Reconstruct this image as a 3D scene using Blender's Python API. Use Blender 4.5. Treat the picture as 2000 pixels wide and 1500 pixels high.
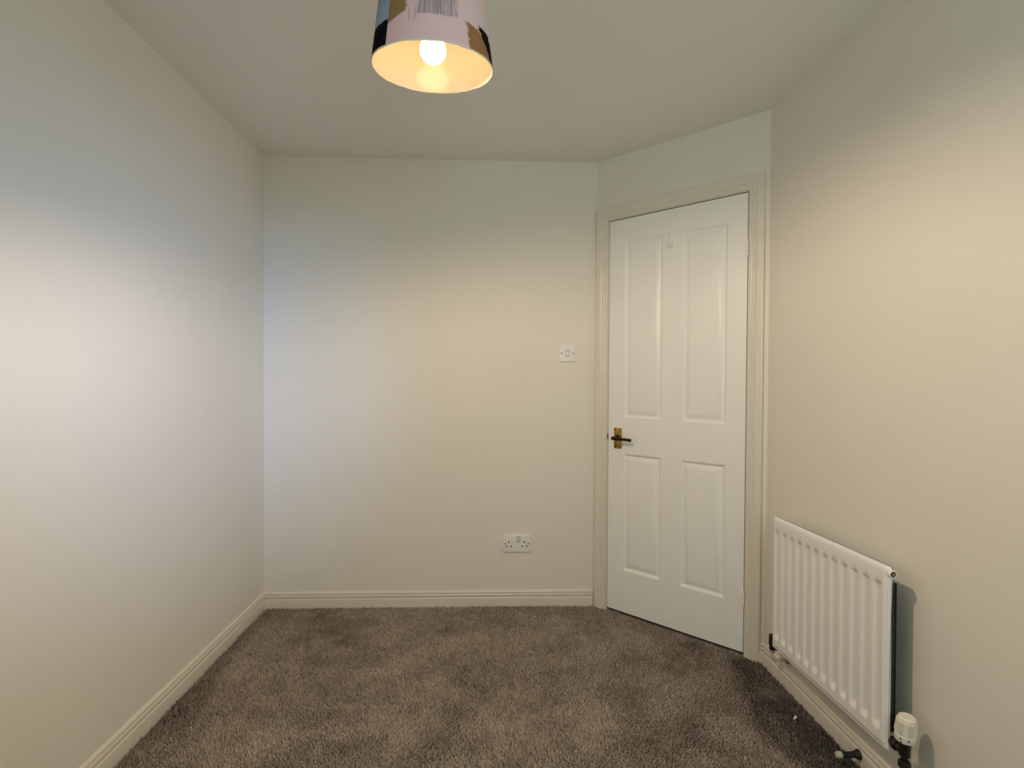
import bpy, bmesh, math, random
import numpy as np
from mathutils import Vector, Matrix

# ------------------------------------------------------------------ scene, camera, world, lights
S = bpy.context.scene
COL = S.collection
for o in list(bpy.data.objects):
    bpy.data.objects.remove(o)
S.view_settings.view_transform = 'Standard'
S.view_settings.look = 'None'
S.view_settings.exposure = 0.0
S.view_settings.gamma = 1.0
S.view_settings.use_curve_mapping = False
S.cycles.use_denoising = True
S.cycles.max_bounces = 14
S.cycles.diffuse_bounces = 10
S.cycles.sample_clamp_indirect = 6.0
S.cycles.caustics_reflective = False
S.cycles.caustics_refractive = False

# measured room (metres): left wall x=0, back wall y=0, carpet top z=0
W, A, H = 2.3154, 1.7058, 2.3097          # right wall x, start of the splayed door wall, ceiling
ANG = math.radians(44.71)                 # splay of the door wall
YR = -(W - A) * math.tan(ANG)             # where it meets the right wall
L = (W - A) / math.cos(ANG)
REAR = -3.35
DL, DW, DH, ZB = 0.0821, 0.686, 1.981, 0.0065

F_PX, YAW, PITCH, ROLL = 1071.19, 0.03935, -0.01422, 0.00576
CAM = Vector((1.15754, -2.84881, 1.19779))
fw = Vector((math.sin(YAW) * math.cos(PITCH), math.cos(YAW) * math.cos(PITCH), math.sin(PITCH)))
rt = Vector((math.cos(YAW), -math.sin(YAW), 0.0))
up = rt.cross(fw)
r2 = rt * math.cos(ROLL) + up * math.sin(ROLL)
u2 = up * math.cos(ROLL) - rt * math.sin(ROLL)
cam = bpy.data.cameras.new('camera')
cam.sensor_fit = 'HORIZONTAL'
cam.sensor_width = 36.0
cam.lens = 36.0 * F_PX / 2000.0
cam.clip_start = 0.02
camo = bpy.data.objects.new('camera', cam)
COL.objects.link(camo)
M = Matrix((r2, u2, -fw)).transposed().to_4x4()
M.translation = CAM
camo.matrix_world = M
S.camera = camo

world = bpy.data.worlds.new('overcast_sky')
S.world = world
world.use_nodes = True
bg = world.node_tree.nodes['Background']
bg.inputs[0].default_value = (0.78, 0.98, 1.0, 1)
bg.inputs[1].default_value = 6.6

# daylight window in the wall behind the viewer (outside the frame)
WX0, WX1, WZ0, WZ1 = 1.15, 2.22, 1.04, 1.96
pl = bpy.data.lights.new('window_portal', 'AREA')
pl.shape = 'RECTANGLE'
pl.size = WX1 - WX0
pl.size_y = WZ1 - WZ0
pl.cycles.is_portal = True
plo = bpy.data.objects.new('window_portal', pl)
COL.objects.link(plo)
plo.location = ((WX0 + WX1) / 2, REAR - 0.10, (WZ0 + WZ1) / 2)
plo.rotation_euler = (math.radians(90), 0, 0)      # the portal looks along +Y, into the room

# added blue sun lamp, slanted through that window to cool the left walls
sn = bpy.data.lights.new('cool_fill_sun', 'SUN')
sn.energy = 4.2
sn.color = (0.26, 0.48, 1.0)
sn.angle = math.radians(24)
sno = bpy.data.objects.new('cool_fill_sun', sn)
COL.objects.link(sno)
sno.rotation_mode = 'QUATERNION'
sno.rotation_quaternion = Vector((-math.sin(math.radians(32.5)), math.cos(math.radians(32.5)), -math.sin(math.radians(5.5)))).to_track_quat('-Z', 'Y')

LAMP = Vector((1.0175, -1.5318, 1.9245))           # centre of the shade's lower rim
LAMP_POWER = 35.5
LAMP_COL = (1.0, 0.775, 0.56)
BULB_STRENGTH = 9.0

# ------------------------------------------------------------------ helpers
class MB:
    """collects verts and faces, builds one mesh object"""
    def __init__(self):
        self.v, self.f, self.uv = [], [], None
    def add(self, vs, fs):
        n = len(self.v)
        self.v += [tuple(p) for p in vs]
        self.f += [tuple(i + n for i in q) for q in fs]
        return self
    def box(self, x0, x1, y0, y1, z0, z1):
        x0, x1 = sorted((x0, x1)); y0, y1 = sorted((y0, y1)); z0, z1 = sorted((z0, z1))
        vs = [(x, y, z) for z in (z0, z1) for y in (y0, y1) for x in (x0, x1)]
        return self.add(vs, [(0, 2, 3, 1), (4, 5, 7, 6), (0, 1, 5, 4), (2, 6, 7, 3), (0, 4, 6, 2), (1, 3, 7, 5)])
    def lathe(self, prof, origin=(0, 0, 0), axis=(0, 0, 1), n=32, cap=True):
        ax = Vector(axis).normalized()
        e1 = ax.orthogonal().normalized(); e2 = ax.cross(e1)
        o = Vector(origin)
        vs, fs = [], []
        for r, h in prof:
            for k in range(n):
                t = 2 * math.pi * k / n
                vs.append(o + ax * h + (e1 * math.cos(t) + e2 * math.sin(t)) * r)
        for i in range(len(prof) - 1):
            for k in range(n):
                k2 = (k + 1) % n
                fs.append((i * n + k, i * n + k2, (i + 1) * n + k2, (i + 1) * n + k))
        if cap:
            fs.append(tuple(range(n - 1, -1, -1)))
            m = (len(prof) - 1) * n
            fs.append(tuple(m + k for k in range(n)))
        return self.add(vs, fs)
    def tube(self, pts, radii, n=16):
        pts = [Vector(p) for p in pts]
        if not hasattr(radii, '__len__'):
            radii = [radii] * len(pts)
        vs, fs = [], []
        e1 = None
        for i, p in enumerate(pts):
            t = (pts[min(i + 1, len(pts) - 1)] - pts[max(i - 1, 0)]).normalized()
            e1 = t.orthogonal().normalized() if e1 is None else (e1 - t * e1.dot(t)).normalized()
            e2 = t.cross(e1)
            for k in range(n):
                a = 2 * math.pi * k / n
                vs.append(p + (e1 * math.cos(a) + e2 * math.sin(a)) * radii[i])
        for i in range(len(pts) - 1):
            for k in range(n):
                k2 = (k + 1) % n
                fs.append((i * n + k, i * n + k2, (i + 1) * n + k2, (i + 1) * n + k))
        fs.append(tuple(range(n - 1, -1, -1)))
        m = (len(pts) - 1) * n
        fs.append(tuple(m + k for k in range(n)))
        return self.add(vs, fs)
    def sweep(self, start, end):
        """two matching rings of points (a profile at each end) joined by quads, capped"""
        n = len(start)
        fs = [(i, (i + 1) % n, n + (i + 1) % n, n + i) for i in range(n)]
        fs += [tuple(range(n - 1, -1, -1)), tuple(range(n, 2 * n))]
        return self.add(list(start) + list(end), fs)
    def prism(self, poly, y0, y1):
        """polygon in x,z extruded along y"""
        return self.sweep([(x, y0, z) for x, z in poly], [(x, y1, z) for x, z in poly])
    def build(self, name, mat, parent=None, bevel=0.0, seg=2, smooth=True, angle=35):
        me = bpy.data.meshes.new(name)
        me.from_pydata(self.v, [], self.f)
        bm = bmesh.new(); bm.from_mesh(me)
        bmesh.ops.recalc_face_normals(bm, faces=bm.faces)
        if bevel > 0:
            es = [e for e in bm.edges if len(e.link_faces) == 2 and e.calc_face_angle(0) > math.radians(30)]
            bmesh.ops.bevel(bm, geom=es, offset=bevel, segments=seg, affect='EDGES', profile=0.6, clamp_overlap=True)
        bm.to_mesh(me); bm.free()
        if smooth:
            me.polygons.foreach_set('use_smooth', [True] * len(me.polygons))
            me.set_sharp_from_angle(angle=math.radians(angle))
        me.materials.append(mat)
        o = bpy.data.objects.new(name, me)
        COL.objects.link(o)
        o.parent = parent
        return o

def empty(name, loc=(0, 0, 0), rz=0.0):
    o = bpy.data.objects.new(name, None)
    o.empty_display_size = 0.05
    COL.objects.link(o)
    o.location = loc
    o.rotation_euler = (0, 0, rz)
    return o

def tag(o, label=None, cat=None, group=None, kind=None):
    if label: o['label'] = label
    if cat: o['category'] = cat
    if group: o['group'] = group
    if kind: o['kind'] = kind
    return o

def rounded(w, h, r, n=5, cx=0.0, cz=0.0):
    p = []
    for sx, sz, a0 in ((1, 1, 0), (-1, 1, 90), (-1, -1, 180), (1, -1, 270)):
        for k in range(n + 1):
            a = math.radians(a0 + 90 * k / n)
            p.append((cx + sx * (w / 2 - r) + r * math.cos(a), cz + sz * (h / 2 - r) + r * math.sin(a)))
    return p

# ------------------------------------------------------------------ materials
class X:
    """tiny expression wrapper that writes Math nodes"""
    nt = None
    def __init__(self, s): self.s = s
    @staticmethod
    def op(o, *a, clamp=False):
        n = X.nt.nodes.new('ShaderNodeMath'); n.operation = o; n.use_clamp = clamp
        for i, q in enumerate(a):
            if isinstance(q, X): X.nt.links.new(q.s, n.inputs[i])
            else: n.inputs[i].default_value = q
        return X(n.outputs[0])
    def __add__(s, o): return X.op('ADD', s, o)
    def __sub__(s, o): return X.op('SUBTRACT', s, o)
    def __mul__(s, o): return X.op('MULTIPLY', s, o)
    def lt(s, o, w=0.01):                # 1 where s < o, soft edge w
        return X.op('MULTIPLY', X.op('SUBTRACT', o, s), 1.0 / w, clamp=True)
    def gt(s, o, w=0.01):
        return X.op('MULTIPLY', X.op('SUBTRACT', s, o), 1.0 / w, clamp=True)

def principled(name, base, rough=0.5, metal=0.0, spec=0.5):
    m = bpy.data.materials.new(name); m.use_nodes = True
    b = m.node_tree.nodes['Principled BSDF']
    b.inputs['Base Color'].default_value = (*base, 1)
    b.inputs['Roughness'].default_value = rough
    b.inputs['Metallic'].default_value = metal
    b.inputs['Specular IOR Level'].default_value = spec
    return m, m.node_tree, b

def noise(nt, scale, detail=3.0, rough=0.55, coord='Object', vec=None):
    n = nt.nodes.new('ShaderNodeTexNoise')
    n.inputs['Scale'].default_value = scale
    n.inputs['Detail'].default_value = detail
    n.inputs['Roughness'].default_value = rough
    if vec is None:
        t = nt.nodes.new('ShaderNodeTexCoord')
        vec = t.outputs[coord]
    nt.links.new(vec, n.inputs['Vector'])
    return n

def vary(nt, b, base, amount, scale, bump=0.0, bscale=200.0, bdist=0.001):
    """mottle the base colour a little and add fine relief"""
    n = noise(nt, scale)
    r = nt.nodes.new('ShaderNodeValToRGB')
    r.color_ramp.elements[0].position = 0.3
    r.color_ramp.elements[1].position = 0.7
    r.color_ramp.elements[0].color = (*[c * (1 - amount) for c in base], 1)
    r.color_ramp.elements[1].color = (*[min(1, c * (1 + amount)) for c in base], 1)
    nt.links.new(n.outputs['Fac'], r.inputs[0])
    nt.links.new(r.outputs[0], b.inputs['Base Color'])
    if bump > 0:
        n2 = noise(nt, bscale, 4.0)
        bp = nt.nodes.new('ShaderNodeBump')
        bp.inputs['Strength'].default_value = bump
        bp.inputs['Distance'].default_value = bdist
        nt.links.new(n2.outputs['Fac'], bp.inputs['Height'])
        nt.links.new(bp.outputs[0], b.inputs['Normal'])

def mk(name, base, rough=0.5, amount=0.02, scale=6.0, bump=0.0, bscale=200.0, bdist=0.001, metal=0.0, spec=0.5):
    m, nt, b = principled(name, base, rough, metal, spec)
    vary(nt, b, base, amount, scale, bump, bscale, bdist)
    return m

WALLC = (0.80, 0.765, 0.69)
m_wall = mk('wall_emulsion', WALLC, 0.62, 0.012, 2.5, 0.22, 160, 0.0012, spec=0.3)
m_ceil = mk('ceiling_emulsion', (0.80, 0.79, 0.75), 0.8, 0.012, 2.0, 0.25, 120, 0.0012, spec=0.2)
m_gloss = mk('cream_gloss_paint', (0.75, 0.705, 0.61), 0.30, 0.015, 14, 0.10, 60, 0.0008)
m_door = mk('white_door_paint', (0.87, 0.865, 0.825), 0.36, 0.012, 9, 0.16, 240, 0.0006)
m_plastic = mk('white_moulded_plastic', (0.82, 0.805, 0.77), 0.32, 0.01, 20)
m_rocker = mk('bright_white_plastic', (0.90, 0.885, 0.85), 0.25, 0.01, 20)
m_slot = mk('dark_pin_hole', (0.03, 0.025, 0.02), 0.7, 0.02, 20)
m_screw = mk('dull_screw_metal', (0.16, 0.13, 0.09), 0.45, 0.1, 90, metal=0.8)
m_rad = mk('radiator_enamel', (0.86, 0.85, 0.83), 0.30, 0.01, 12, 0.05, 90, 0.0006)
m_dark = mk('blackened_chrome', (0.030, 0.028, 0.027), 0.25, 0.3, 60, metal=0.6)
m_pipe = mk('painted_copper_pipe', (0.45, 0.36, 0.26), 0.4, 0.15, 40)
m_trv = mk('ivory_valve_plastic', (0.84, 0.80, 0.68), 0.38, 0.02, 30)
m_mark = mk('dark_print', (0.05, 0.045, 0.03), 0.6, 0.05, 30)
m_rubber = mk('black_rubber', (0.012, 0.012, 0.013), 0.55, 0.1, 60)
m_tip = mk('pale_rubber_tip', (0.55, 0.52, 0.44), 0.6, 0.05, 60)
m_paper = mk('white_scrap', (0.88, 0.86, 0.84), 0.7, 0.03, 60)
m_lever = mk('dark_aged_brass', (0.040, 0.020, 0.014), 0.30, 0.35, 70, metal=0.7)
m_brass = mk('tarnished_brass', (0.42, 0.25, 0.055), 0.34, 0.45, 75, 0.2, 90, 0.0006, metal=0.85)
m_brassc = mk('clean_brass', (0.70, 0.60, 0.36), 0.3, 0.1, 90, metal=0.8)
m_upvc = mk('white_window_frame', (0.84, 0.84, 0.83), 0.3, 0.01, 10)
m_holder = mk('white_lampholder', (0.8, 0.79, 0.76), 0.4, 0.01, 20)
m_gap = mk('gap_shade_dark', (0.10, 0.09, 0.08), 0.9, 0.02, 5)  # dark shade colour for the door gaps and the hallway behind

def glass():
    m = bpy.data.materials.new('window_glass'); m.use_nodes = True
    nt = m.node_tree; nt.nodes.clear()
    o = nt.nodes.new('ShaderNodeOutputMaterial')
    mx = nt.nodes.new('ShaderNodeMixShader')
    fr = nt.nodes.new('ShaderNodeFresnel'); fr.inputs[0].default_value = 1.3
    tr = nt.nodes.new('ShaderNodeBsdfTransparent'); tr.inputs[0].default_value = (0.95, 0.97, 0.96, 1)
    gl = nt.nodes.new('ShaderNodeBsdfGlossy'); gl.inputs['Roughness'].default_value = 0.02
    nt.links.new(fr.outputs[0], mx.inputs[0]); nt.links.new(tr.outputs[0], mx.inputs[1])
    nt.links.new(gl.outputs[0], mx.inputs[2]); nt.links.new(mx.outputs[0], o.inputs[0])
    return m
m_glass = glass()

def carpet_mat(name, attr):
    m, nt, b = principled(name, (0.2, 0.17, 0.15), 0.95, 0, 0.1)
    r = nt.nodes.new('ShaderNodeValToRGB')
    e = r.color_ramp.elements
    e[0].position = 0.0; e[0].color = (0.040, 0.030, 0.023, 1)
    e[1].position = 1.0; e[1].color = (0.74, 0.63, 0.53, 1)
    k = e.new(0.45); k.color = (0.330, 0.260, 0.205, 1)
    if attr:
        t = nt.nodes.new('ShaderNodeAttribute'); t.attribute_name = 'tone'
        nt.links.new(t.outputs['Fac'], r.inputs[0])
    else:
        n = noise(nt, 170, 2.0)
        n2 = noise(nt, 4, 4.0)
        X.nt = nt
        v = X(n.outputs['Fac']) * 0.5 + X(n2.outputs['Fac']) * 0.35
        nt.links.new((v - 0.1).s, r.inputs[0])
    nt.links.new(r.outputs[0], b.inputs['Base Color'])
    b.inputs['Sheen Weight'].default_value = 0.15
    b.inputs['Sheen Roughness'].default_value = 0.6
    return m
m_carpet = carpet_mat('carpet_backing', False)
m_pile = carpet_mat('carpet_pile_wool', True)

# ------------------------------------------------------------------ room shell
T = 0.10
def struct(o, label=None, cat=None):
    return tag(o, label, cat, kind='structure')

struct(MB().box(-T, W + T, REAR - T, T, -0.06, -0.007).build('floor', m_carpet, smooth=False),
       'taupe brown carpeted floor of the small room', 'floor')
struct(MB().box(-T, W + T, REAR - T, T, H, H + 0.1).build('ceiling', m_ceil, smooth=False),
       'plain off white painted ceiling above the pendant lamp', 'ceiling')
struct(MB().box(-T, 0, REAR - T, T, -0.06, H).build('wall_left', m_wall, smooth=False),
       'cream wall on the left washed by cool daylight', 'wall')
struct(MB().box(0, A + 0.05, 0, T, -0.06, H).build('wall_back', m_wall, smooth=False),
       'cream end wall with the light switch and socket', 'wall')
wr = MB()
wr.box(0, WX0, REAR - T, REAR, -0.06, H)
wr.box(WX1, W, REAR - T, REAR, -0.06, H)
wr.box(WX0, WX1, REAR - T, REAR, -0.06, WZ0)
wr.box(WX0, WX1, REAR - T, REAR, WZ1, H)
struct(wr.build('wall_rear', m_wall, smooth=False), 'cream wall with the window behind the viewer', 'wall')
struct(MB().box(W, W + T, REAR - T, YR + 0.06, -0.06, H).build('wall_right', m_wall, smooth=False), 'cream wall on the right behind the white radiator', 'wall')

# door wall: local x runs along the wall, local -y points into the room
def dframe(name):
    return empty(name, (A, 0, 0), -ANG)
OPL, OPR, OPT = DL - 0.030, DL + DW + 0.030, ZB + DH + 0.030
wd = MB()
wd.box(0, OPL, 0, T, -0.06, H)
wd.box(OPR, L, 0, T, -0.06, H)
wd.box(OPL, OPR, 0, T, OPT, H)
wo = wd.build('wall_corner', m_wall, smooth=False)
wo.location = (A, 0, 0); wo.rotation_euler = (0, 0, -ANG)
struct(wo, 'short splayed cream wall around the white door', 'wall')
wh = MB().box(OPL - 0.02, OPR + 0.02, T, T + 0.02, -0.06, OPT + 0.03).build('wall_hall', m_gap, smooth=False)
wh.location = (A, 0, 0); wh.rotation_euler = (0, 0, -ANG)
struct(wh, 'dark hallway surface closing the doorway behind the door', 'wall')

# window in the rear wall (outside the frame); local x along the wall, local -y outwards
win = struct(empty('window_1', ((WX0 + WX1) / 2, REAR, WZ0)), 'white framed window in the wall behind the viewer', 'window')
hw, hh = (WX1 - WX0) / 2, WZ1 - WZ0
def wpart(name, mb, mat, bev=0.004, par=win):
    return mb.build(name, mat, par, bevel=bev)
wpart('frame_stile', MB().box(-hw, -hw + 0.05, -0.09, -0.05, 0, hh), m_upvc)
wpart('frame_stile', MB().box(hw - 0.05, hw, -0.09, -0.05, 0, hh), m_upvc)
wpart('frame_rail', MB().box(-hw + 0.05, hw - 0.05, -0.09, -0.05, 0, 0.05), m_upvc)
wpart('frame_rail', MB().box(-hw + 0.05, hw - 0.05, -0.09, -0.05, hh - 0.05, hh), m_upvc)
wpart('mullion', MB().box(-0.025, 0.025, -0.09, -0.05, 0.05, hh - 0.05), m_upvc)
wpart('pane', MB().box(-hw + 0.05, -0.025, -0.072, -0.068, 0.05, hh - 0.05), m_glass, 0)
wpart('pane', MB().box(0.025, hw - 0.05, -0.072, -0.068, 0.05, hh - 0.05), m_glass, 0)
wpart('sill', MB().box(-hw - 0.03, hw + 0.03, -0.05, 0.05, -0.022, 0.0), m_gloss, 0.006)

# ------------------------------------------------------------------ baseboards
BB = [(0.0, -0.006), (0.0145, -0.006), (0.0145, 0.0440), (0.0140, 0.0465), (0.0128, 0.0480), (0.0070, 0.0486),
      (0.0048, 0.0500), (0.0048, 0.0525), (0.0068, 0.0538), (0.0112, 0.0544), (0.0118, 0.0575), (0.0112, 0.0625), (0.0096, 0.0645),
      (0.0046, 0.0650), (0.0034, 0.0662), (0.0034, 0.0686), (0.0048, 0.0698), (0.0082, 0.0704), (0.0080, 0.0740), (0.0050, 0.0790), (0.0, 0.0815)]
t22 = math.tan(ANG / 2)
def baseboard(name, fs, fe, label):
    o = MB().sweep([fs(o, z) for o, z in BB], [fe(o, z) for o, z in BB]).build(name, m_gloss, angle=28)
    return struct(o, label, 'baseboard')
baseboard('baseboard_left', lambda o, z: (o, -o, z), lambda o, z: (o, REAR + o, z), 'cream grooved skirting along the left wall')
baseboard('baseboard_back', lambda o, z: (o, -o, z), lambda o, z: (A - o * t22 - 0.002, -o, z), 'cream grooved skirting under the socket on the end wall')
baseboard('baseboard_right', lambda o, z: (W - o, YR - o * t22, z), lambda o, z: (W - o, REAR + o, z), 'cream grooved skirting below the radiator')
baseboard('baseboard_rear', lambda o, z: (o, REAR + o, z), lambda o, z: (W - o, REAR + o, z), 'cream skirting on the wall behind the viewer')
ca, sa = math.cos(ANG), math.sin(ANG)
def dpt(s, o, z): return (A + ca * s - sa * o, -sa * s - ca * o, z)
AO, AW = 0.009, 0.062            # reveal, architrave width
baseboard('baseboard_corner', lambda o, z: dpt(DL + DW + AO + AW, o, z), lambda o, z: dpt(L - o * t22, o, z),
          'tiny cream skirting piece between door frame and radiator wall')

# ------------------------------------------------------------------ door frame and door
fr = struct(dframe('trim_1'), 'cream moulded door frame around the white door', 'door frame')
AP = [(0.0, 0.0), (0.0, 0.0065), (0.0030, 0.0085), (0.0075, 0.0088), (0.0095, 0.0068), (0.0120, 0.0066), (0.0140, 0.0095),
      (0.0180, 0.0118), (0.0215, 0.0118), (0.0230, 0.0100), (0.0255, 0.0100), (0.0280, 0.0135), (0.0340, 0.0165),
      (0.0400, 0.0175), (0.0590, 0.0180), (0.0620, 0.0165), (0.0620, 0.0)]
il, ir, it = DL - AO, DL + DW + AO, ZB + DH + AO
MB().sweep([(il - t, -o, -0.006) for t, o in AP], [(il - t, -o, it + t) for t, o in AP]).build('architrave_leg', m_gloss, fr, angle=28)
MB().sweep([(ir + t, -o, -0.006) for t, o in AP], [(ir + t, -o, it + t) for t, o in AP]).build('architrave_leg', m_gloss, fr, angle=28)
MB().sweep([(il - t, -o, it + t) for t, o in AP], [(ir + t, -o, it + t) for t, o in AP]).build('architrave_head', m_gloss, fr, angle=28)
G = 0.0028                        # gap round the door leaf
MB().box(OPL, DL - G, 0.0005, T, -0.006, OPT).box(DL - G, DL + 0.010, 0.040, 0.055, -0.006, ZB + DH).build('lining_jamb', m_gloss, fr)
MB().box(DL + DW + G, OPR, 0.0005, T, -0.006, OPT).box(DL + DW - 0.010, DL + DW + G, 0.040, 0.055, -0.006, ZB + DH).build('lining_jamb', m_gloss, fr)
MB().box(DL - G, DL + DW + G, 0.0005, T, ZB + DH + 0.0045, OPT).box(DL + 0.01, DL + DW - 0.01, 0.040, 0.055, ZB + DH - 0.012, ZB + DH + 0.0045).build('lining_head', m_gloss, fr)
# dark strips added in the gap round the leaf to paint its shade
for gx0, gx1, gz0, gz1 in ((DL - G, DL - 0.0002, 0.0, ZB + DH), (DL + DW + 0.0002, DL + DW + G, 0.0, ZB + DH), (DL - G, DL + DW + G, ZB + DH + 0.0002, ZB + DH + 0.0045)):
    MB().box(gx0, gx1, 0.0035, 0.038, gz0, gz1).build('gap_shade_strip', m_gap, fr)
sp = MB().box(DL - G - 0.003, DL - G + 0.0012, -0.0010, 0.012, ZB + 0.872, ZB + 0.900).build('strike_plate', m_dark, fr, bevel=0.001)
tag(sp, 'dark metal strike plate')

door = struct(empty('door_1', (A + ca * DL, -sa * DL, ZB), -ANG), 'white four panel door with brass lever handle', 'door')
PX = [(0.089, 0.2945), (0.394, 0.603)]
PZ = [(0.2155, 0.8065), (0.985, 1.868)]
# leaf: front skin with four openings, sides and back
lf = MB()
xs = [0.0, PX[0][0], PX[0][1], PX[1][0], PX[1][1], DW]
ZL = 0.0055                       # clearance above the carpet
zs = [ZL, PZ[0][0], PZ[0][1], PZ[1][0], PZ[1][1], DH]
vs = [(x, 0.0, z) for z in zs for x in xs]
fs = []
for j in range(5):
    for i in range(5):
        if i in (1, 3) and j in (1, 3):
            continue
        fs.append((j * 6 + i, j * 6 + i + 1, (j + 1) * 6 + i + 1, (j + 1) * 6 + i))
lf.add(vs, fs)
lf.add([(0, 0, ZL), (DW, 0, ZL), (DW, 0, DH), (0, 0, DH), (0, 0.035, ZL), (DW, 0.035, ZL), (DW, 0.035, DH), (0, 0.035, DH)],
       [(0, 4, 5, 1), (1, 5, 6, 2), (2, 6, 7, 3), (3, 7, 4, 0), (4, 7, 6, 5)])
lf.build('door_leaf', m_door, door, smooth=False)
RINGS = [(0.0, 0.0), (0.0025, 0.0010), (0.0110, 0.0105), (0.0130, 0.0115), (0.0150, 0.0115), (0.0165, 0.0108), (0.0365, 0.0022), (0.0385, 0.0020)]
for (x0, x1) in PX:
    for (z0, z1) in PZ:
        mb = MB(); vs, fs = [], []
        for d, y in RINGS:
            vs += [(x0 + d, y, z0 + d), (x1 - d, y, z0 + d), (x1 - d, y, z1 - d), (x0 + d, y, z1 - d)]
        for k in range(len(RINGS) - 1):
            for i in range(4):
                fs.append((4 * k + i, 4 * k + (i + 1) % 4, 4 * k + 4 + (i + 1) % 4, 4 * k + 4 + i))
        k = 4 * (len(RINGS) - 1)
        fs.append((k, k + 1, k + 2, k + 3))
        mb.add(vs, fs).build('door_panel', m_door, door, angle=22)

# lever handle on a brass back plate
hx, hz = 0.0575, 0.8805
hp = MB().prism(rounded(0.0425, 0.103, 0.004, 4, hx, hz), -0.0045, 0.0).build('door_handle', m_brass, door, bevel=0.0008)
tag(hp, 'tarnished brass back plate with dark lever')
for dx, dz in ((-0.013, 0.043), (0.013, 0.043), (-0.013, -0.043), (0.013, -0.043)):
    MB().lathe([(0.0036, 0), (0.0034, 0.0008), (0.0012, 0.0012)], (hx + dx, -0.0045, hz + dz), (0, -1, 0), 12).build('screw', m_lever, hp)
MB().lathe([(0.0165, 0.0), (0.0160, 0.003), (0.0115, 0.007), (0.0088, 0.014), (0.0085, 0.030), (0.0090, 0.040)], (hx, -0.0045, hz + 0.002), (0, -1, 0), 24).build('lever_neck', m_lever, hp)
lp = [(hx - 0.008, -0.045, hz + 0.003), (hx - 0.005, -0.046, hz + 0.003), (hx + 0.012, -0.047, hz + 0.002), (hx + 0.035, -0.045, hz + 0.0015),
      (hx + 0.060, -0.042, hz + 0.001), (hx + 0.080, -0.040, hz + 0.000), (hx + 0.094, -0.039, hz - 0.001), (hx + 0.097, -0.0385, hz - 0.001)]
MB().tube(lp, [0.006, 0.0095, 0.0090, 0.0075, 0.0072, 0.0076, 0.0078, 0.0050], 20).build('lever', m_lever, hp)

# hinges (painted over)
for zc in (0.238, 1.743):
    hg = MB()
    for k, (za, zb_) in enumerate(((-0.033, -0.0125), (-0.0115, 0.0115), (0.0125, 0.033))):
        hg.lathe([(0.0036, za), (0.0046, za + 0.001), (0.0046, zb_ - 0.001), (0.0036, zb_)], (DW + 0.0008, -0.0040, zc), (0, 0, 1), 16)
    hgo = hg.build('hinge', m_door, door)
    MB().box(DW - 0.012, DW + 0.001, -0.0008, 0.0, zc - 0.033, zc + 0.033).build('hinge_leaf', m_door, hgo)

# little painted coat hook near the top of the door
kx, kz = 0.340, 1.868
hk = MB().prism(rounded(0.058, 0.011, 0.0045, 4, kx, kz), -0.0075, 0.0).build('coat_hook', m_door, door, bevel=0.0008)
tag(hk, 'small white coat hook on the middle stile')
hpth = [(kx, -0.004, kz - 0.004), (kx, -0.0055, kz - 0.030), (kx, -0.0060, kz - 0.050), (kx, -0.0095, kz - 0.062),
        (kx, -0.0165, kz - 0.066), (kx, -0.0225, kz - 0.060), (kx, -0.0245, kz - 0.048)]
MB().tube(hpth, [0.0075, 0.0068, 0.0062, 0.0060, 0.0060, 0.0064, 0.0045], 14).build('hook_arm', m_door, hk)

# ------------------------------------------------------------------ light switch and socket on the back wall
sw = tag(empty('light_switch', (1.5562, 0.0, 1.3186)), 'square white light switch on the end wall beside the door', 'switch')
MB().prism(rounded(0.086, 0.086, 0.005), -0.0085, 0.0).build('face_plate', m_plastic, sw, bevel=0.0018)
MB().prism(rounded(0.0175, 0.032, 0.002, 3), -0.0092, -0.0075).build('rocker_surround', m_screw, sw)
rk = MB().sweep([(-0.0070, -0.0085, -0.0135), (0.0070, -0.0085, -0.0135), (0.0070, -0.0085, 0.0135), (-0.0070, -0.0085, 0.0135)],
                [(-0.0064, -0.0142, -0.0128), (0.0064, -0.0142, -0.0128), (0.0064, -0.0108, 0.0128), (-0.0064, -0.0108, 0.0128)])
rk.build('rocker', m_plastic, sw, bevel=0.0008)
for sx in (-1, 1):
    MB().lathe([(0.0040, 0.0), (0.0038, 0.0008), (0.0018, 0.0011)], (sx * 0.03015, -0.0085, 0), (0, -1, 0), 14).build('screw', m_screw, sw)

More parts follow.
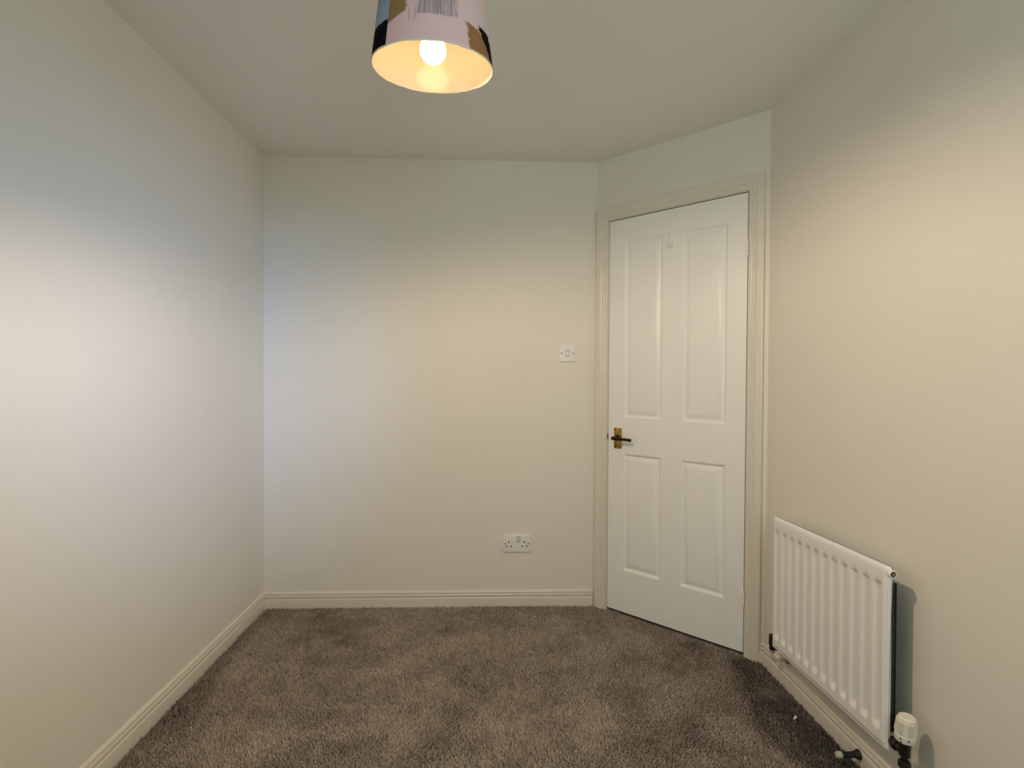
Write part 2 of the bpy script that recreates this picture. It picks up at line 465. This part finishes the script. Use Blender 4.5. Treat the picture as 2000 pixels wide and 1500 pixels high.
sk = tag(empty('wall_socket', (1.2989, 0.0, 0.3258)), 'white double power socket low on the end wall', 'socket')
MB().prism(rounded(0.146, 0.086, 0.005), -0.0090, 0.0).build('face_plate', m_plastic, sk, bevel=0.0018)
for gx, on in ((-1, False), (1, True)):
    cx = gx * 0.0095
    MB().prism(rounded(0.0155, 0.0270, 0.0015, 3, cx, 0.0235), -0.0096, -0.0080).build('switch_surround', m_screw if on else m_plastic, sk)
    y0, y1 = (-0.0135, -0.0175) if on else (-0.0150, -0.0105)
    MB().sweep([(cx - 0.0058, -0.009, 0.0125), (cx + 0.0058, -0.009, 0.0125), (cx + 0.0058, -0.009, 0.0345), (cx - 0.0058, -0.009, 0.0345)],
               [(cx - 0.0052, y0, 0.0132), (cx + 0.0052, y0, 0.0132), (cx + 0.0052, y1, 0.0338), (cx - 0.0052, y1, 0.0338)]
               ).build('socket_switch', m_rocker if on else m_plastic, sk, bevel=0.0006)
    gc = gx * 0.0405
    MB().prism(rounded(0.0052, 0.0105, 0.0008, 2, gc, 0.0090), -0.0093, -0.0080).build('pin_hole', m_slot, sk)
    for dx in (-0.0112, 0.0112):
        MB().prism(rounded(0.0085, 0.0052, 0.0008, 2, gc + dx, -0.0135), -0.0093, -0.0080).build('pin_hole', m_slot, sk)
    MB().lathe([(0.0038, 0.0), (0.0036, 0.0008), (0.0018, 0.0011)], (gx * 0.0605, -0.0090, 0.0005), (0, -1, 0), 14).build('screw', m_screw, sk)

# ------------------------------------------------------------------ radiator (local x along the wall towards the viewer, local -y into the room)
RL, RH, RO = 0.606, 0.499, 0.080
rad = tag(empty('radiator', (W, -0.8065, 0.0), math.radians(-90)), 'white ribbed panel radiator on the right wall', 'radiator')
TILT = math.radians(1.45)
Z0 = 0.1705
def RT(x, y, z):          # the panel hangs slightly out of level
    return (x * math.cos(TILT) - (z - Z0) * math.sin(TILT) * 0.15, y, Z0 + (z - Z0) + x * math.sin(TILT))
nx_per = 14
NV = 12
side = 0.012
pitch = (RL - 2 * side) / NV
def chan(x):              # 0 on the lands, 1 at the bottom of a flute
    q = (x - side) / pitch
    if q <= 0 or q >= NV: return 0.0
    q = abs((q % 1.0) - 0.5)
    a, b = 0.15, 0.33
    if q < a: return 1.0
    if q > b: return 0.0
    t_ = (b - q) / (b - a)
    return t_ * t_ * (3 - 2 * t_)
xs = [0.0, 0.0015, 0.004, 0.0085, 0.010]
for i in range(NV):
    for k in range(nx_per):
        xs.append(side + pitch * (i + k / nx_per))
xs += [RL - side, RL - 0.010, RL - 0.0085, RL - 0.004, RL - 0.0015, RL]
zsr = [0.0, 0.0015, 0.005, 0.0075, 0.0085, 0.0125, 0.018, 0.036, 0.041, 0.046, 0.051, 0.056, 0.061, 0.07, 0.25, 0.43, 0.437, 0.442, 0.446, 0.450, 0.454, 0.470, 0.484, 0.491, 0.496, 0.4985, RH]
def env(z):
    if z < 0.038 or z > 0.454: return 0.0
    if z < 0.062: t_ = (z - 0.038) / 0.024; return t_ * t_ * (3 - 2 * t_)
    if z > 0.438: t_ = (0.454 - z) / 0.016; return t_ * t_ * (3 - 2 * t_)
    return 1.0
def depth(x, z):
    d = 0.0125 * chan(x) * env(z)
    e = min(x, RL - x, z)                       # pressed rim at both ends and along the bottom
    if e < 0.0085: d += 0.0045
    elif e < 0.0125: d += 0.0045 * (0.0125 - e) / 0.004
    if e < 0.0015: d += 0.003
    q = RH - z                                   # rolled top
    if q < 0.015: d += 0.009 * (1 - math.sqrt(max(0, 1 - (1 - q / 0.015) ** 2)))
    return d
mb = MB(); vs, fs = [], []
for z in zsr:
    for x in xs:
        vs.append(RT(x, -RO + depth(x, z), z + Z0))
nX = len(xs)
for j in range(len(zsr) - 1):
    for i in range(nX - 1):
        fs.append((j * nX + i, j * nX + i + 1, (j + 1) * nX + i + 1, (j + 1) * nX + i))
nb = len(vs)
for (x, z) in ((0, 0), (RL, 0), (RL, RH), (0, RH)):
    vs.append(RT(x, -RO + 0.0135, z + Z0))
# sides
bot = list(range(nX)); top = [(len(zsr) - 1) * nX + i for i in range(nX)]
lefts = [j * nX for j in range(len(zsr))]; rights = [j * nX + nX - 1 for j in range(len(zsr))]
fs.append(tuple(bot[::-1]) + (nb, nb + 1)); fs.append(tuple(top) + (nb + 2, nb + 3))
fs.append(tuple(lefts) + (nb + 3, nb)); fs.append(tuple(rights[::-1]) + (nb + 1, nb + 2))
fs.append((nb, nb + 3, nb + 2, nb + 1))
mb.add(vs, fs).build('panel', m_rad, rad, angle=50)
# corrugated convector sheet behind the panel, its dark colour standing in for shade
m_finshade = mk('shade_dark_convector', (0.045, 0.043, 0.040), 0.8, 0.2, 30)
cpts = []
nf = 22
for k in range(nf + 1):
    x = 0.025 + (RL - 0.033 - 0.025) * k / nf
    cpts += [(x, -RO + 0.0150), (x + 0.006, -RO + 0.0150), (x + 0.0095, -0.040), (x + 0.0155, -0.040)]
ring = [(x, y) for x, y in cpts] + [(x, y + 0.0012) for x, y in cpts[::-1]]
cv = MB()
n0 = len(cpts)
lo = [RT(x, y, Z0 + 0.035) for x, y in ring]; hi = [RT(x, y, Z0 + RH - 0.050) for x, y in ring]
m2 = len(ring)
cv.add(lo + hi, [(i, (i + 1) % m2, m2 + (i + 1) % m2, m2 + i) for i in range(m2)]
       + [(i, i + 1, m2 - 2 - i, m2 - 1 - i) for i in range(n0 - 1)] + [(m2 + i, m2 + i + 1, m2 + m2 - 2 - i, m2 + m2 - 1 - i) for i in range(n0 - 1)])
tag(cv.build('convector_fins', m_finshade, rad, smooth=False), 'fins behind the panel, coloured dark for the shade there')
# wall brackets
for bx in (0.11, 0.495):
    MB().box(bx - 0.02, bx + 0.02, -0.006, -0.0015, 0.24, 0.60).box(bx - 0.012, bx + 0.012, -0.040, -0.003, 0.27, 0.28).box(bx - 0.012, bx + 0.012, -0.040, -0.003, 0.56, 0.57).build('wall_bracket', m_rad, rad)
# bleed valve at the near upper end
bz = Z0 + RH - 0.0155 + 0.015
bv = MB().lathe([(0.0105, -0.004), (0.0105, 0.005), (0.0095, 0.0065), (0.0078, 0.0068)], (RL, -RO + 0.0100, bz), (1, 0, 0), 24).build('bleed_valve', m_rad, rad)
MB().lathe([(0.0072, 0.0060), (0.0072, 0.0072), (0.0040, 0.0074)], (RL, -RO + 0.0100, bz), (1, 0, 0), 20).build('valve_recess', m_mark, bv)
MB().lathe([(0.0030, 0.0060), (0.0030, 0.0090), (0.0022, 0.0095)], (RL, -RO + 0.0100, bz), (1, 0, 0), 4).build('valve_pin', m_brassc, bv)

# thermostatic valve at the near lower end
tv = RL + 0.044
vo = -0.060
zt = 0.212
vb = MB()
vb.tube([(RL - 0.004, vo, zt), (RL + 0.010, vo, zt)], 0.0105, 20)
vb.tube([(RL + 0.008, vo, zt), (RL + 0.022, vo, zt)], 0.0155, 6)
vb.tube([(RL + 0.020, vo, zt), (tv, vo, zt)], 0.0120, 20)
vb.lathe([(0.0080, -0.026), (0.0080, -0.013), (0.0130, -0.010), (0.0132, 0.012), (0.0142, 0.016), (0.0142, 0.032)], (tv, vo, zt), (0, 0, 1), 20)
vbo = vb.build('thermostatic_valve', m_dark, rad)
tag(vbo, 'dark valve body with ivory thermostat head')
MB().lathe([(0.0120, -0.044), (0.0145, -0.041), (0.0145, -0.026), (0.0115, -0.022)], (tv, vo, zt), (0, 0, 1), 6).build('compression_nut', m_dark, vbo)
tax = Vector((0.10, 0.0, 1.0)).normalized()
hb0 = Vector((tv, vo, zt + 0.032))
HS = 0.88
MB().lathe([(r * HS, h * HS) for r, h in ((0.0200, 0.0), (0.0262, 0.0015), (0.0275, 0.006), (0.0275, 0.0205), (0.0262, 0.0218), (0.0262, 0.0228), (0.0272, 0.0240), (0.0266, 0.028), (0.0246, 0.060),
            (0.0240, 0.0685), (0.0222, 0.0735), (0.018, 0.0755), (0.0175, 0.0740), (0.002, 0.0745))], hb0, tax, 48).build('thermostat_head', m_trv, vbo, angle=40)
e1 = (Vector((1, 0, 0)) - tax * tax.x).normalized(); e2 = tax.cross(e1)
# direction towards the viewer in radiator space: mostly +x, a little -y
VA = math.atan2(-0.62, 0.78)
def onhead(a, h, r):
    return hb0 + tax * h * HS + (e1 * math.cos(a) + e2 * math.sin(a)) * r * HS
for g in range(6):
    rb = MB()
    for k in range(6):
        a = VA + 0.50 + g * math.pi / 3 + (k - 2.5) * 0.125
        w = 0.034
        ring0 = [onhead(a - w, 0.0285, 0.0262), onhead(a + w, 0.0285, 0.0262), onhead(a + w, 0.0285, 0.0292), onhead(a - w, 0.0285, 0.0292)]
        ring1 = [onhead(a - w, 0.0640, 0.0236), onhead(a + w, 0.0640, 0.0236), onhead(a + w, 0.0640, 0.0268), onhead(a - w, 0.0640, 0.0268)]
        rb.sweep(ring0, ring1)
    rb.build('grip_rib', m_trv, vbo)
for a, h, s in ((VA - 0.42, 0.0145, 0.0022), (VA + 0.32, 0.0145, 0.0022), (VA - 0.34, 0.0045, 0.0)):
    mk_ = MB()
    def q(du, dh, r): return onhead(a + du / 0.0275, h + dh, r)
    pl_ = [(-s, -s), (s, -s), (s, s), (-s, s)] if s else [(-0.0030, -0.0010), (0.0030, -0.0010), (0.0, 0.0052)]
    mk_.sweep([q(u, v, 0.0268) for u, v in pl_], [q(u, v, 0.0279) for u, v in pl_])
    mk_.build('index_mark', m_mark, vbo)
MB().tube([(tv, vo, zt - 0.040), (tv, vo, 0.03), (tv, vo, -0.005)], 0.0075, 16).build('pipe', m_pipe, rad)
# lockshield valve at the far lower end
lx = -0.030
ls = MB()
ls.tube([(0.004, vo, 0.163), (lx, vo, 0.163)], 0.0085, 20)
ls.lathe([(0.0095, -0.020), (0.0105, -0.016), (0.0105, 0.008)], (lx, vo, 0.163), (0, 0, 1), 20)
lso = ls.build('lockshield_valve', m_dark, rad)
MB().lathe([(0.0120, 0.000), (0.0125, 0.002), (0.0120, 0.036), (0.0100, 0.0385)], (lx, vo, 0.163), (0, 0, 1), 24).build('valve_cap', m_rubber, lso)
MB().lathe([(0.0090, -0.030), (0.0105, -0.028), (0.0105, -0.018), (0.0095, -0.015)], (lx, vo, 0.163), (0, 0, 1), 6).build('compression_nut', m_pipe, lso)
MB().tube([(lx, vo, 0.138), (lx, vo, 0.120), (lx, vo + 0.004, 0.110), (lx, vo + 0.012, 0.104), (lx, vo + 0.024, 0.102), (lx, -0.0030, 0.102)], 0.0070, 16).build('pipe', m_gloss, rad)
MB().lathe([(0.0160, 0.0), (0.0155, 0.003), (0.0090, 0.005)], (lx, -0.0015, 0.102), (0, -1, 0), 24).build('pipe_collar', m_pipe, rad)

# ------------------------------------------------------------------ door stop on the skirting, scrap on the carpet
ds = tag(empty('door_stop', (W - 0.0145, -1.2150, 0.036)), 'black door stop with pale tip screwed to the right skirting', 'door stop')
MB().lathe([(0.0150, 0.0), (0.0150, 0.003), (0.0125, 0.007), (0.0095, 0.016), (0.0085, 0.026), (0.0090, 0.046), (0.0098, 0.058)], (0, 0, 0), (-1, 0, 0), 28).build('stem', m_rubber, ds)
MB().lathe([(0.0098, 0.056), (0.0102, 0.060), (0.0100, 0.068), (0.0078, 0.072), (0.003, 0.073)], (0, 0, 0), (-1, 0, 0), 28).build('rubber_tip', m_tip, ds)

rnd = random.Random(4)
sc = MB()
cxs = [(-0.0085, -0.0025), (-0.003, -0.0034), (0.004, -0.0030), (0.0090, -0.0012), (0.0088, 0.0026), (0.002, 0.0030), (-0.004, 0.0022), (-0.0088, 0.0018)]
sc.sweep([(x, y, 0.0 + 0.06 * abs(x)) for x, y in cxs], [(x * 0.96, y * 0.9, 0.0035 + 0.08 * abs(x)) for x, y in cxs])
sco = sc.build('paper_scrap', m_paper, None, bevel=0.0004)
sco.location = (2.229, -0.987, 0.0062); sco.rotation_euler = (0.1, 0.05, math.radians(38)); sco.scale = (1.15, 1.35, 1.3)
tag(sco, 'tiny white scrap lying on the carpet near the right skirting', 'scrap')

# ------------------------------------------------------------------ pendant lamp
lamp = tag(empty('pendant_lamp', LAMP), 'lit pendant lamp with a painterly patterned drum shade', 'lamp')
AX = Vector((0.0134, -0.1108, 1.0)).normalized()       # the shade hangs a little askew
ex = (Vector((1, 0, 0)) - AX * AX.x).normalized(); ey = AX.cross(ex)
SH, SR0, SR1 = 0.195, 0.1423, 0.1153

def shade_material():
    m = bpy.data.materials.new('painterly_shade_print'); m.use_nodes = True
    nt = m.node_tree; X.nt = nt
    b = nt.nodes['Principled BSDF']
    b.inputs['Roughness'].default_value = 0.75
    b.inputs['Specular IOR Level'].default_value = 0.06
    uv = nt.nodes.new('ShaderNodeUVMap'); uv.uv_map = 'UVMap'
    sep = nt.nodes.new('ShaderNodeSeparateXYZ'); nt.links.new(uv.outputs[0], sep.inputs[0])
    P0 = X(sep.outputs[0]) * 360.0 - 180.0             # degrees round the drum, 0 towards the viewer
    H0 = X(sep.outputs[1]) * SH                         # metres above the rim
    def nz(sx, sy, det=3.0, off=0.0):
        cmb = nt.nodes.new('ShaderNodeCombineXYZ')
        nt.links.new((P0 * sx + off).s, cmb.inputs[0]); nt.links.new((H0 * sy).s, cmb.inputs[1])
        n = noise(nt, 1.0, det, 0.6, vec=cmb.outputs[0])
        return X(n.outputs['Fac'])
    rag = nz(0.12, 60.0, 5.0) - 0.5                     # ragged paint edges
    rag2 = nz(0.45, 160.0, 4.0, 9.0) - 0.5
    P = P0 + rag * 10.0 + rag2 * 5.0
    Hh = H0 + rag * 0.012 + rag2 * 0.007
    streak = nz(0.55, 10.0, 4.0, 3.0)                   # upright brush streaks
    blot = nz(0.035, 16.0, 3.0, 40.0)
    col = None
    def layer(mask, c):
        nonlocal col
        if col is None:
            rgb = nt.nodes.new('ShaderNodeRGB'); rgb.outputs[0].default_value = (*c, 1); col = rgb.outputs[0]; return
        mx = nt.nodes.new('ShaderNodeMix'); mx.data_type = 'RGBA'
        nt.links.new(mask.s, mx.inputs['Factor']); nt.links.new(col, mx.inputs['A'])
        mx.inputs['B'].default_value = (*c, 1)
        col = mx.outputs['Result']
    layer(None, (0.92, 0.68, 0.69))
    front = P0.gt(-110, 2) * P0.lt(110, 2)
    back = front * -1.0 + 1.0
    # the far side of the drum: more of the same loose shapes
    layer(back * blot.gt(0.52, 0.02), (0.025, 0.025, 0.035))
    layer(back * blot.lt(0.42, 0.03), (0.30, 0.18, 0.09))
    # white grey streaks upper right
    layer(P.gt(22, 8) * P.lt(100, 5) * Hh.gt(0.052, 0.02) * streak.gt(0.42, 0.2), (0.80, 0.75, 0.79))
    layer(P.gt(-27, 4) * P.lt(-10, 4) * Hh.gt(0.036, 0.01) * streak.gt(0.55, 0.06), (0.50, 0.36, 0.37))
    # mauve brush stroke
    layer(P.gt(-15, 2) * P.lt(24, 3) * Hh.gt(0.054, 0.003) * streak.gt(0.30, 0.35), (0.34, 0.285, 0.33))
    # gold brown patches
    layer(P.lt(-25, 1.5) * Hh.gt(X.op('ADD', (P + 45.0) * 0.0010, 0.044), 0.002) * P0.gt(-60, 1), (0.40, 0.26, 0.115))
    g = P.gt(X.op('ADD', Hh * -40.0, 33.0), 2.0) * Hh.lt(X.op('ADD', (P - 30.0) * -0.00055, 0.060), 0.003) * P0.lt(120, 1)
    layer(g, (0.44, 0.235, 0.10))
    layer(g * P.lt(X.op('ADD', Hh * -40.0, 36.0), 2.0) * rag2.gt(0.0, 0.05), (0.88, 0.55, 0.55))
    # black on the right
    layer(P.gt(X.op('ADD', Hh * -330.0, 66.0), 2.0) * P.lt(X.op('ADD', Hh * -200.0, 84.0), 2.0) * Hh.lt(0.064, 0.006) * P.gt(44, 2), (0.008, 0.008, 0.012))
    layer(P0.gt(86, 3) * P0.lt(118, 2) * streak.gt(0.45, 0.05), (0.02, 0.02, 0.025))
    # left of the seam: blue wash above black
    seam = P0.lt(-45.5, 0.6) * P0.gt(-118, 1)
    layer(seam, (0.40, 0.52, 0.72))
    layer(seam * streak.gt(0.55, 0.15) * Hh.gt(0.05, 0.01), (0.74, 0.77, 0.82))
    layer(seam * Hh.lt(0.057, 0.003), (0.006, 0.006, 0.009))
    layer(seam * P.lt(X.op('ADD', Hh * 110.0, -84.0), 2.0) * Hh.gt(0.055, 0.004), (0.010, 0.012, 0.02))
    layer(seam * rag2.gt(0.17, 0.01) * Hh.lt(0.05, 0.005) * P0.gt(-56, 1), (0.35, 0.32, 0.34))
    nt.links.new(col, b.inputs['Base Color'])
    # a woven card shade lets a trace of the bulb through
    tr = nt.nodes.new('ShaderNodeBsdfTranslucent'); nt.links.new(col, tr.inputs[0])
    mx = nt.nodes.new('ShaderNodeMixShader'); mx.inputs[0].default_value = 0.30
    out = nt.nodes['Material Output']
    nt.links.new(b.outputs[0], mx.inputs[1]); nt.links.new(tr.outputs[0], mx.inputs[2]); nt.links.new(mx.outputs[0], out.inputs[0])
    return m
m_shade = shade_material()
m_lining = mk('ivory_shade_lining', (0.88, 0.80, 0.64), 0.14, 0.02, 18, 0.05, 60, 0.001)
m_rim = mk('frayed_cream_rim', (0.80, 0.76, 0.62), 0.6, 0.08, 120, 0.3, 300, 0.001)

def shell(name, mat, r0, r1, h0, h1, inward=False, n=96, nz_=12):
    me = bpy.data.meshes.new(name)
    vs, fs, uvs = [], [], []
    for j in range(nz_ + 1):
        t_ = j / nz_; r = r0 + (r1 - r0) * t_; h = h0 + (h1 - h0) * t_
        for k in range(n + 1):
            a = 2 * math.pi * k / n - math.pi / 2 - math.pi + math.radians(6)  # u=0.5 faces the viewer
            vs.append(AX * h + (ex * math.cos(a) + ey * math.sin(a)) * r)
            uvs.append((k / n, (h / SH)))
    for j in range(nz_):
        for k in range(n):
            q = (j * (n + 1) + k, j * (n + 1) + k + 1, (j + 1) * (n + 1) + k + 1, (j + 1) * (n + 1) + k)
            fs.append(q[::-1] if inward else q)
    me.from_pydata([tuple(v) for v in vs], [], fs)
    ul = me.uv_layers.new(name='UVMap')
    for p in me.polygons:
        for li in p.loop_indices:
            ul.data[li].uv = uvs[me.loops[li].vertex_index]
    me.polygons.foreach_set('use_smooth', [True] * len(me.polygons))
    me.materials.append(mat)
    o = bpy.data.objects.new(name, me); COL.objects.link(o); o.parent = lamp
    return o
shd = shell('shade', m_shade, SR0, SR1, 0.0, SH)
tag(shd, 'drum shade printed with pink, black, gold and blue brush strokes')
lin = shell('shade_lining', m_lining, SR0 - 0.0016, SR1 - 0.0016, 0.001, SH, inward=True)
tag(lin, 'glowing ivory inside of the shade')
# rims: slightly uneven rolled edges
for nm, r, h in (('lower_rim', SR0 - 0.0008, 0.0), ('upper_rim', SR1 - 0.0008, SH)):
    pts, rr = [], []
    rn = random.Random(7)
    for k in range(145):
        a = 2 * math.pi * k / 144
        wob = 0.0004 * math.sin(9 * a) + 0.0003 * math.sin(23 * a + 1)
        pts.append(AX * (h + wob) + (ex * math.cos(a) + ey * math.sin(a)) * r)
        rr.append(0.0013 + 0.0005 * abs(math.sin(5 * a + 0.7)) )
    MB().tube(pts, rr, 10).build(nm, m_rim, lamp)
# spider ring that carries the shade
spd = MB()
hs = SH - 0.030
for k in range(3):
    a = 2 * math.pi * k / 3 + 0.5
    spd.tube([AX * hs + (ex * math.cos(a) + ey * math.sin(a)) * 0.020, AX * (hs + 0.008) + (ex * math.cos(a) + ey * math.sin(a)) * 0.07, AX * (SH - 0.004) + (ex * math.cos(a) + ey * math.sin(a)) * (SR1 - 0.002)], 0.0016, 8)
spd.tube([AX * hs + (ex * math.cos(2 * math.pi * k / 24) + ey * math.sin(2 * math.pi * k / 24)) * 0.020 for k in range(25)], 0.002, 8)
spd.build('shade_carrier', m_holder, lamp)
# bulb, lampholder, flex, ceiling rose (vertical, only the shade hangs askew)
BZ = 0.0445                                             # bulb centre above the rim
m_bulb = bpy.data.materials.new('lit_bulb_glass'); m_bulb.use_nodes = True
nt = m_bulb.node_tree; nt.nodes.clear()
em = nt.nodes.new('ShaderNodeEmission'); em.inputs[0].default_value = (1.0, 0.70, 0.36, 1); em.inputs[1].default_value = BULB_STRENGTH
oo = nt.nodes.new('ShaderNodeOutputMaterial'); nt.links.new(em.outputs[0], oo.inputs[0])
bp_ = []
for k in range(0, 15):
    a = math.radians(-90 + 140 * k / 14)
    bp_.append((max(0.0005, 0.0315 * math.cos(a)), BZ + 0.0315 * math.sin(a)))
bp_ += [(0.0165, BZ + 0.036), (0.0142, BZ + 0.046), (0.0135, BZ + 0.055)]
tag(MB().lathe(bp_, (0, 0, 0), (0, 0, 1), 40).build('bulb', m_bulb, lamp, angle=60), 'glowing white light bulb')
MB().lathe([(0.0135, BZ + 0.054), (0.0135, BZ + 0.066)], n=24).build('bulb_cap', m_brassc, lamp)
MB().lathe([(0.0190, BZ + 0.062), (0.0205, BZ + 0.066), (0.0205, BZ + 0.095), (0.0170, BZ + 0.100), (0.0160, BZ + 0.120), (0.0095, BZ + 0.132), (0.0060, BZ + 0.140)], n=32).build('lampholder', m_holder, lamp)
ZC = H - LAMP.z
MB().tube([(0, 0, BZ + 0.135), (0, 0, ZC - 0.03)], 0.0033, 12).build('flex', m_holder, lamp)
MB().lathe([(0.010, ZC - 0.036), (0.030, ZC - 0.030), (0.046, ZC - 0.012), (0.049, ZC - 0.001)], n=40).build('ceiling_rose', m_holder, lamp)
# the bulb's downward light as a spot; its cone imitates the rim's cut-off
sl = bpy.data.lights.new('bulb_light', 'SPOT')
sl.energy = LAMP_POWER
sl.color = LAMP_COL
sl.spot_size = math.radians(174)
sl.spot_blend = 0.46
sl.shadow_soft_size = 0.012
slo = bpy.data.objects.new('bulb_light', sl)
COL.objects.link(slo)
slo.parent = lamp
slo.location = (0.0, 0.0, -0.012)
slo.rotation_mode = 'QUATERNION'
slo.rotation_quaternion = Vector((0.16, 0.13, -1.0)).to_track_quat('-Z', 'Y')

# ------------------------------------------------------------------ carpet pile
def smooth_noise(x, y, cell, seed):
    g = np.random.default_rng(seed).random((int(4.5 / cell) + 4, int(4.5 / cell) + 4))
    u = (x + 0.3) / cell; v = (y + 3.7) / cell
    i = np.floor(u).astype(int); j = np.floor(v).astype(int)
    a = u - i; b = v - j
    a = a * a * (3 - 2 * a); b = b * b * (3 - 2 * b)
    return (g[i, j] * (1 - a) * (1 - b) + g[i + 1, j] * a * (1 - b) + g[i, j + 1] * (1 - a) * b + g[i + 1, j + 1] * a * b)

def carpet():
    rng = np.random.default_rng(11)
    sp_ = 0.0056
    gx = np.arange(0.0165, W - 0.0165, sp_); gy = np.arange(REAR + 0.02, -0.0165, sp_)
    XX, YY = np.meshgrid(gx, gy)
    x = XX.ravel() + rng.uniform(-0.5, 0.5, XX.size) * sp_
    y = YY.ravel() + rng.uniform(-0.5, 0.5, XX.size) * sp_
    # keep what lies in front of the splayed door wall
    o = (x - A) * (-sa) + y * (-ca)
    s_ = (x - A) * ca + y * (-sa)
    lim = np.where((s_ > DL) & (s_ < DL + DW), 0.002, 0.020)
    keep = (o > lim) & (x > 0.019) & (x < W - 0.019) & (y < -0.019)
    x, y = x[keep], y[keep]
    n = x.size
    # lay of the nap and wear: brushed patches with shapes of their own
    n1 = smooth_noise(x, y, 0.22, 1); n2 = smooth_noise(x, y, 0.09, 2); n3 = smooth_noise(x, y, 0.035, 3)
    pat = 0.36 * n1 + 0.38 * n2 + 0.26 * n3 - 0.5
    wx = x + 0.10 * (n1 - 0.5) + 0.05 * (n2 - 0.5); wy = y + 0.10 * (n2 - 0.5)
    tone = 0.525 + 0.48 * pat
    def blob(cx, cy, rx, ry, amt):
        nonlocal tone
        d = ((wx - cx) / rx) ** 2 + ((wy - cy) / ry) ** 2
        tone = tone + amt * np.exp(-d)
    for b_ in ((0.75, -1.095, 0.085, 0.04, -0.14), (0.455, -0.65, 0.06, 0.05, -0.10), (0.62, -0.755, 0.07, 0.04, -0.10), (2.03, -0.47, 0.055, 0.09, -0.15),
               (1.89, -0.675, 0.06, 0.05, -0.09), (1.79, -1.09, 0.10, 0.04, -0.09), (1.96, -1.13, 0.05, 0.03, -0.12), (0.955, -0.32, 0.09, 0.03, -0.12),
               (1.01, -0.075, 0.10, 0.035, -0.13), (0.30, -0.14, 0.25, 0.10, -0.11), (0.72, -0.90, 0.05, 0.06, -0.09), (1.50, -0.50, 0.5, 0.35, 0.05),
               (0.60, -0.22, 0.05, 0.16, 0.09), (0.70, -0.25, 0.04, 0.15, 0.09), (0.12, -0.35, 0.02, 0.16, 0.10), (0.21, -0.35, 0.015, 0.16, 0.08),
               (0.30, -0.95, 0.22, 0.25, 0.05), (1.55, -0.95, 0.25, 0.12, 0.04)):
        blob(*b_)
    # darker pile along the radiator wall, the left wall and the back wall
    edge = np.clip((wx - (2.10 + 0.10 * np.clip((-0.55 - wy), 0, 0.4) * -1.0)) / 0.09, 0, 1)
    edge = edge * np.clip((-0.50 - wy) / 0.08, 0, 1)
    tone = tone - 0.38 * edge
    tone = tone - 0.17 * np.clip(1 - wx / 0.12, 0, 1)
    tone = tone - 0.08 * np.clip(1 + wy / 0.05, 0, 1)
    tone = tone + rng.normal(0, 0.10, n)
    tone = np.clip(tone, 0.02, 0.98)
    ang = 2 * np.pi * smooth_noise(x, y, 0.30, 5) * 1.2 + rng.normal(0, 0.9, n)
    lean = 0.0030 + 0.0040 * rng.random(n)
    h = -0.007 + 0.0085 + rng.uniform(0, 0.0050, n)
    hb_ = 0.0030 + 0.0016 * rng.random(n)
    rot = rng.uniform(0, 2 * np.pi, n)
    V = np.empty((n, 6, 3), dtype=np.float32)
    for k in range(3):
        a = rot + 2 * np.pi * k / 3
        V[:, k, 0] = x + hb_ * np.cos(a); V[:, k, 1] = y + hb_ * np.sin(a); V[:, k, 2] = -0.0075
        V[:, 3 + k, 0] = x + lean * np.cos(ang) + 0.45 * hb_ * np.cos(a + 0.5)
        V[:, 3 + k, 1] = y + lean * np.sin(ang) + 0.45 * hb_ * np.sin(a + 0.5)
        V[:, 3 + k, 2] = h + rng.normal(0, 0.0008, n)
    base = (np.arange(n, dtype=np.int32) * 6)[:, None]
    tri = np.array([[0, 1, 4], [0, 4, 3], [1, 2, 5], [1, 5, 4], [2, 0, 3], [2, 3, 5], [3, 4, 5]], dtype=np.int32)
    Fc = (base[:, None, :] + tri[None]).reshape(-1, 3)
    me = bpy.data.meshes.new('carpet_pile')
    me.vertices.add(n * 6); me.vertices.foreach_set('co', V.ravel())
    nf = Fc.shape[0]
    me.loops.add(nf * 3); me.loops.foreach_set('vertex_index', Fc.ravel())
    me.polygons.add(nf); me.polygons.foreach_set('loop_start', np.arange(0, nf * 3, 3, dtype=np.int32))
    me.update(calc_edges=True)
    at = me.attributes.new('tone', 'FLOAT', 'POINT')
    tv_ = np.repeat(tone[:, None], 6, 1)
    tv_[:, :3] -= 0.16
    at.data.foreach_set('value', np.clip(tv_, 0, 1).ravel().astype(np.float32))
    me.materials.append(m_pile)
    ob = bpy.data.objects.new('carpet_pile', me)
    COL.objects.link(ob)
    ob.parent = bpy.data.objects['floor']
    tag(ob, 'short tufted taupe carpet pile', kind='stuff')
    print('tufts', n)
carpet()
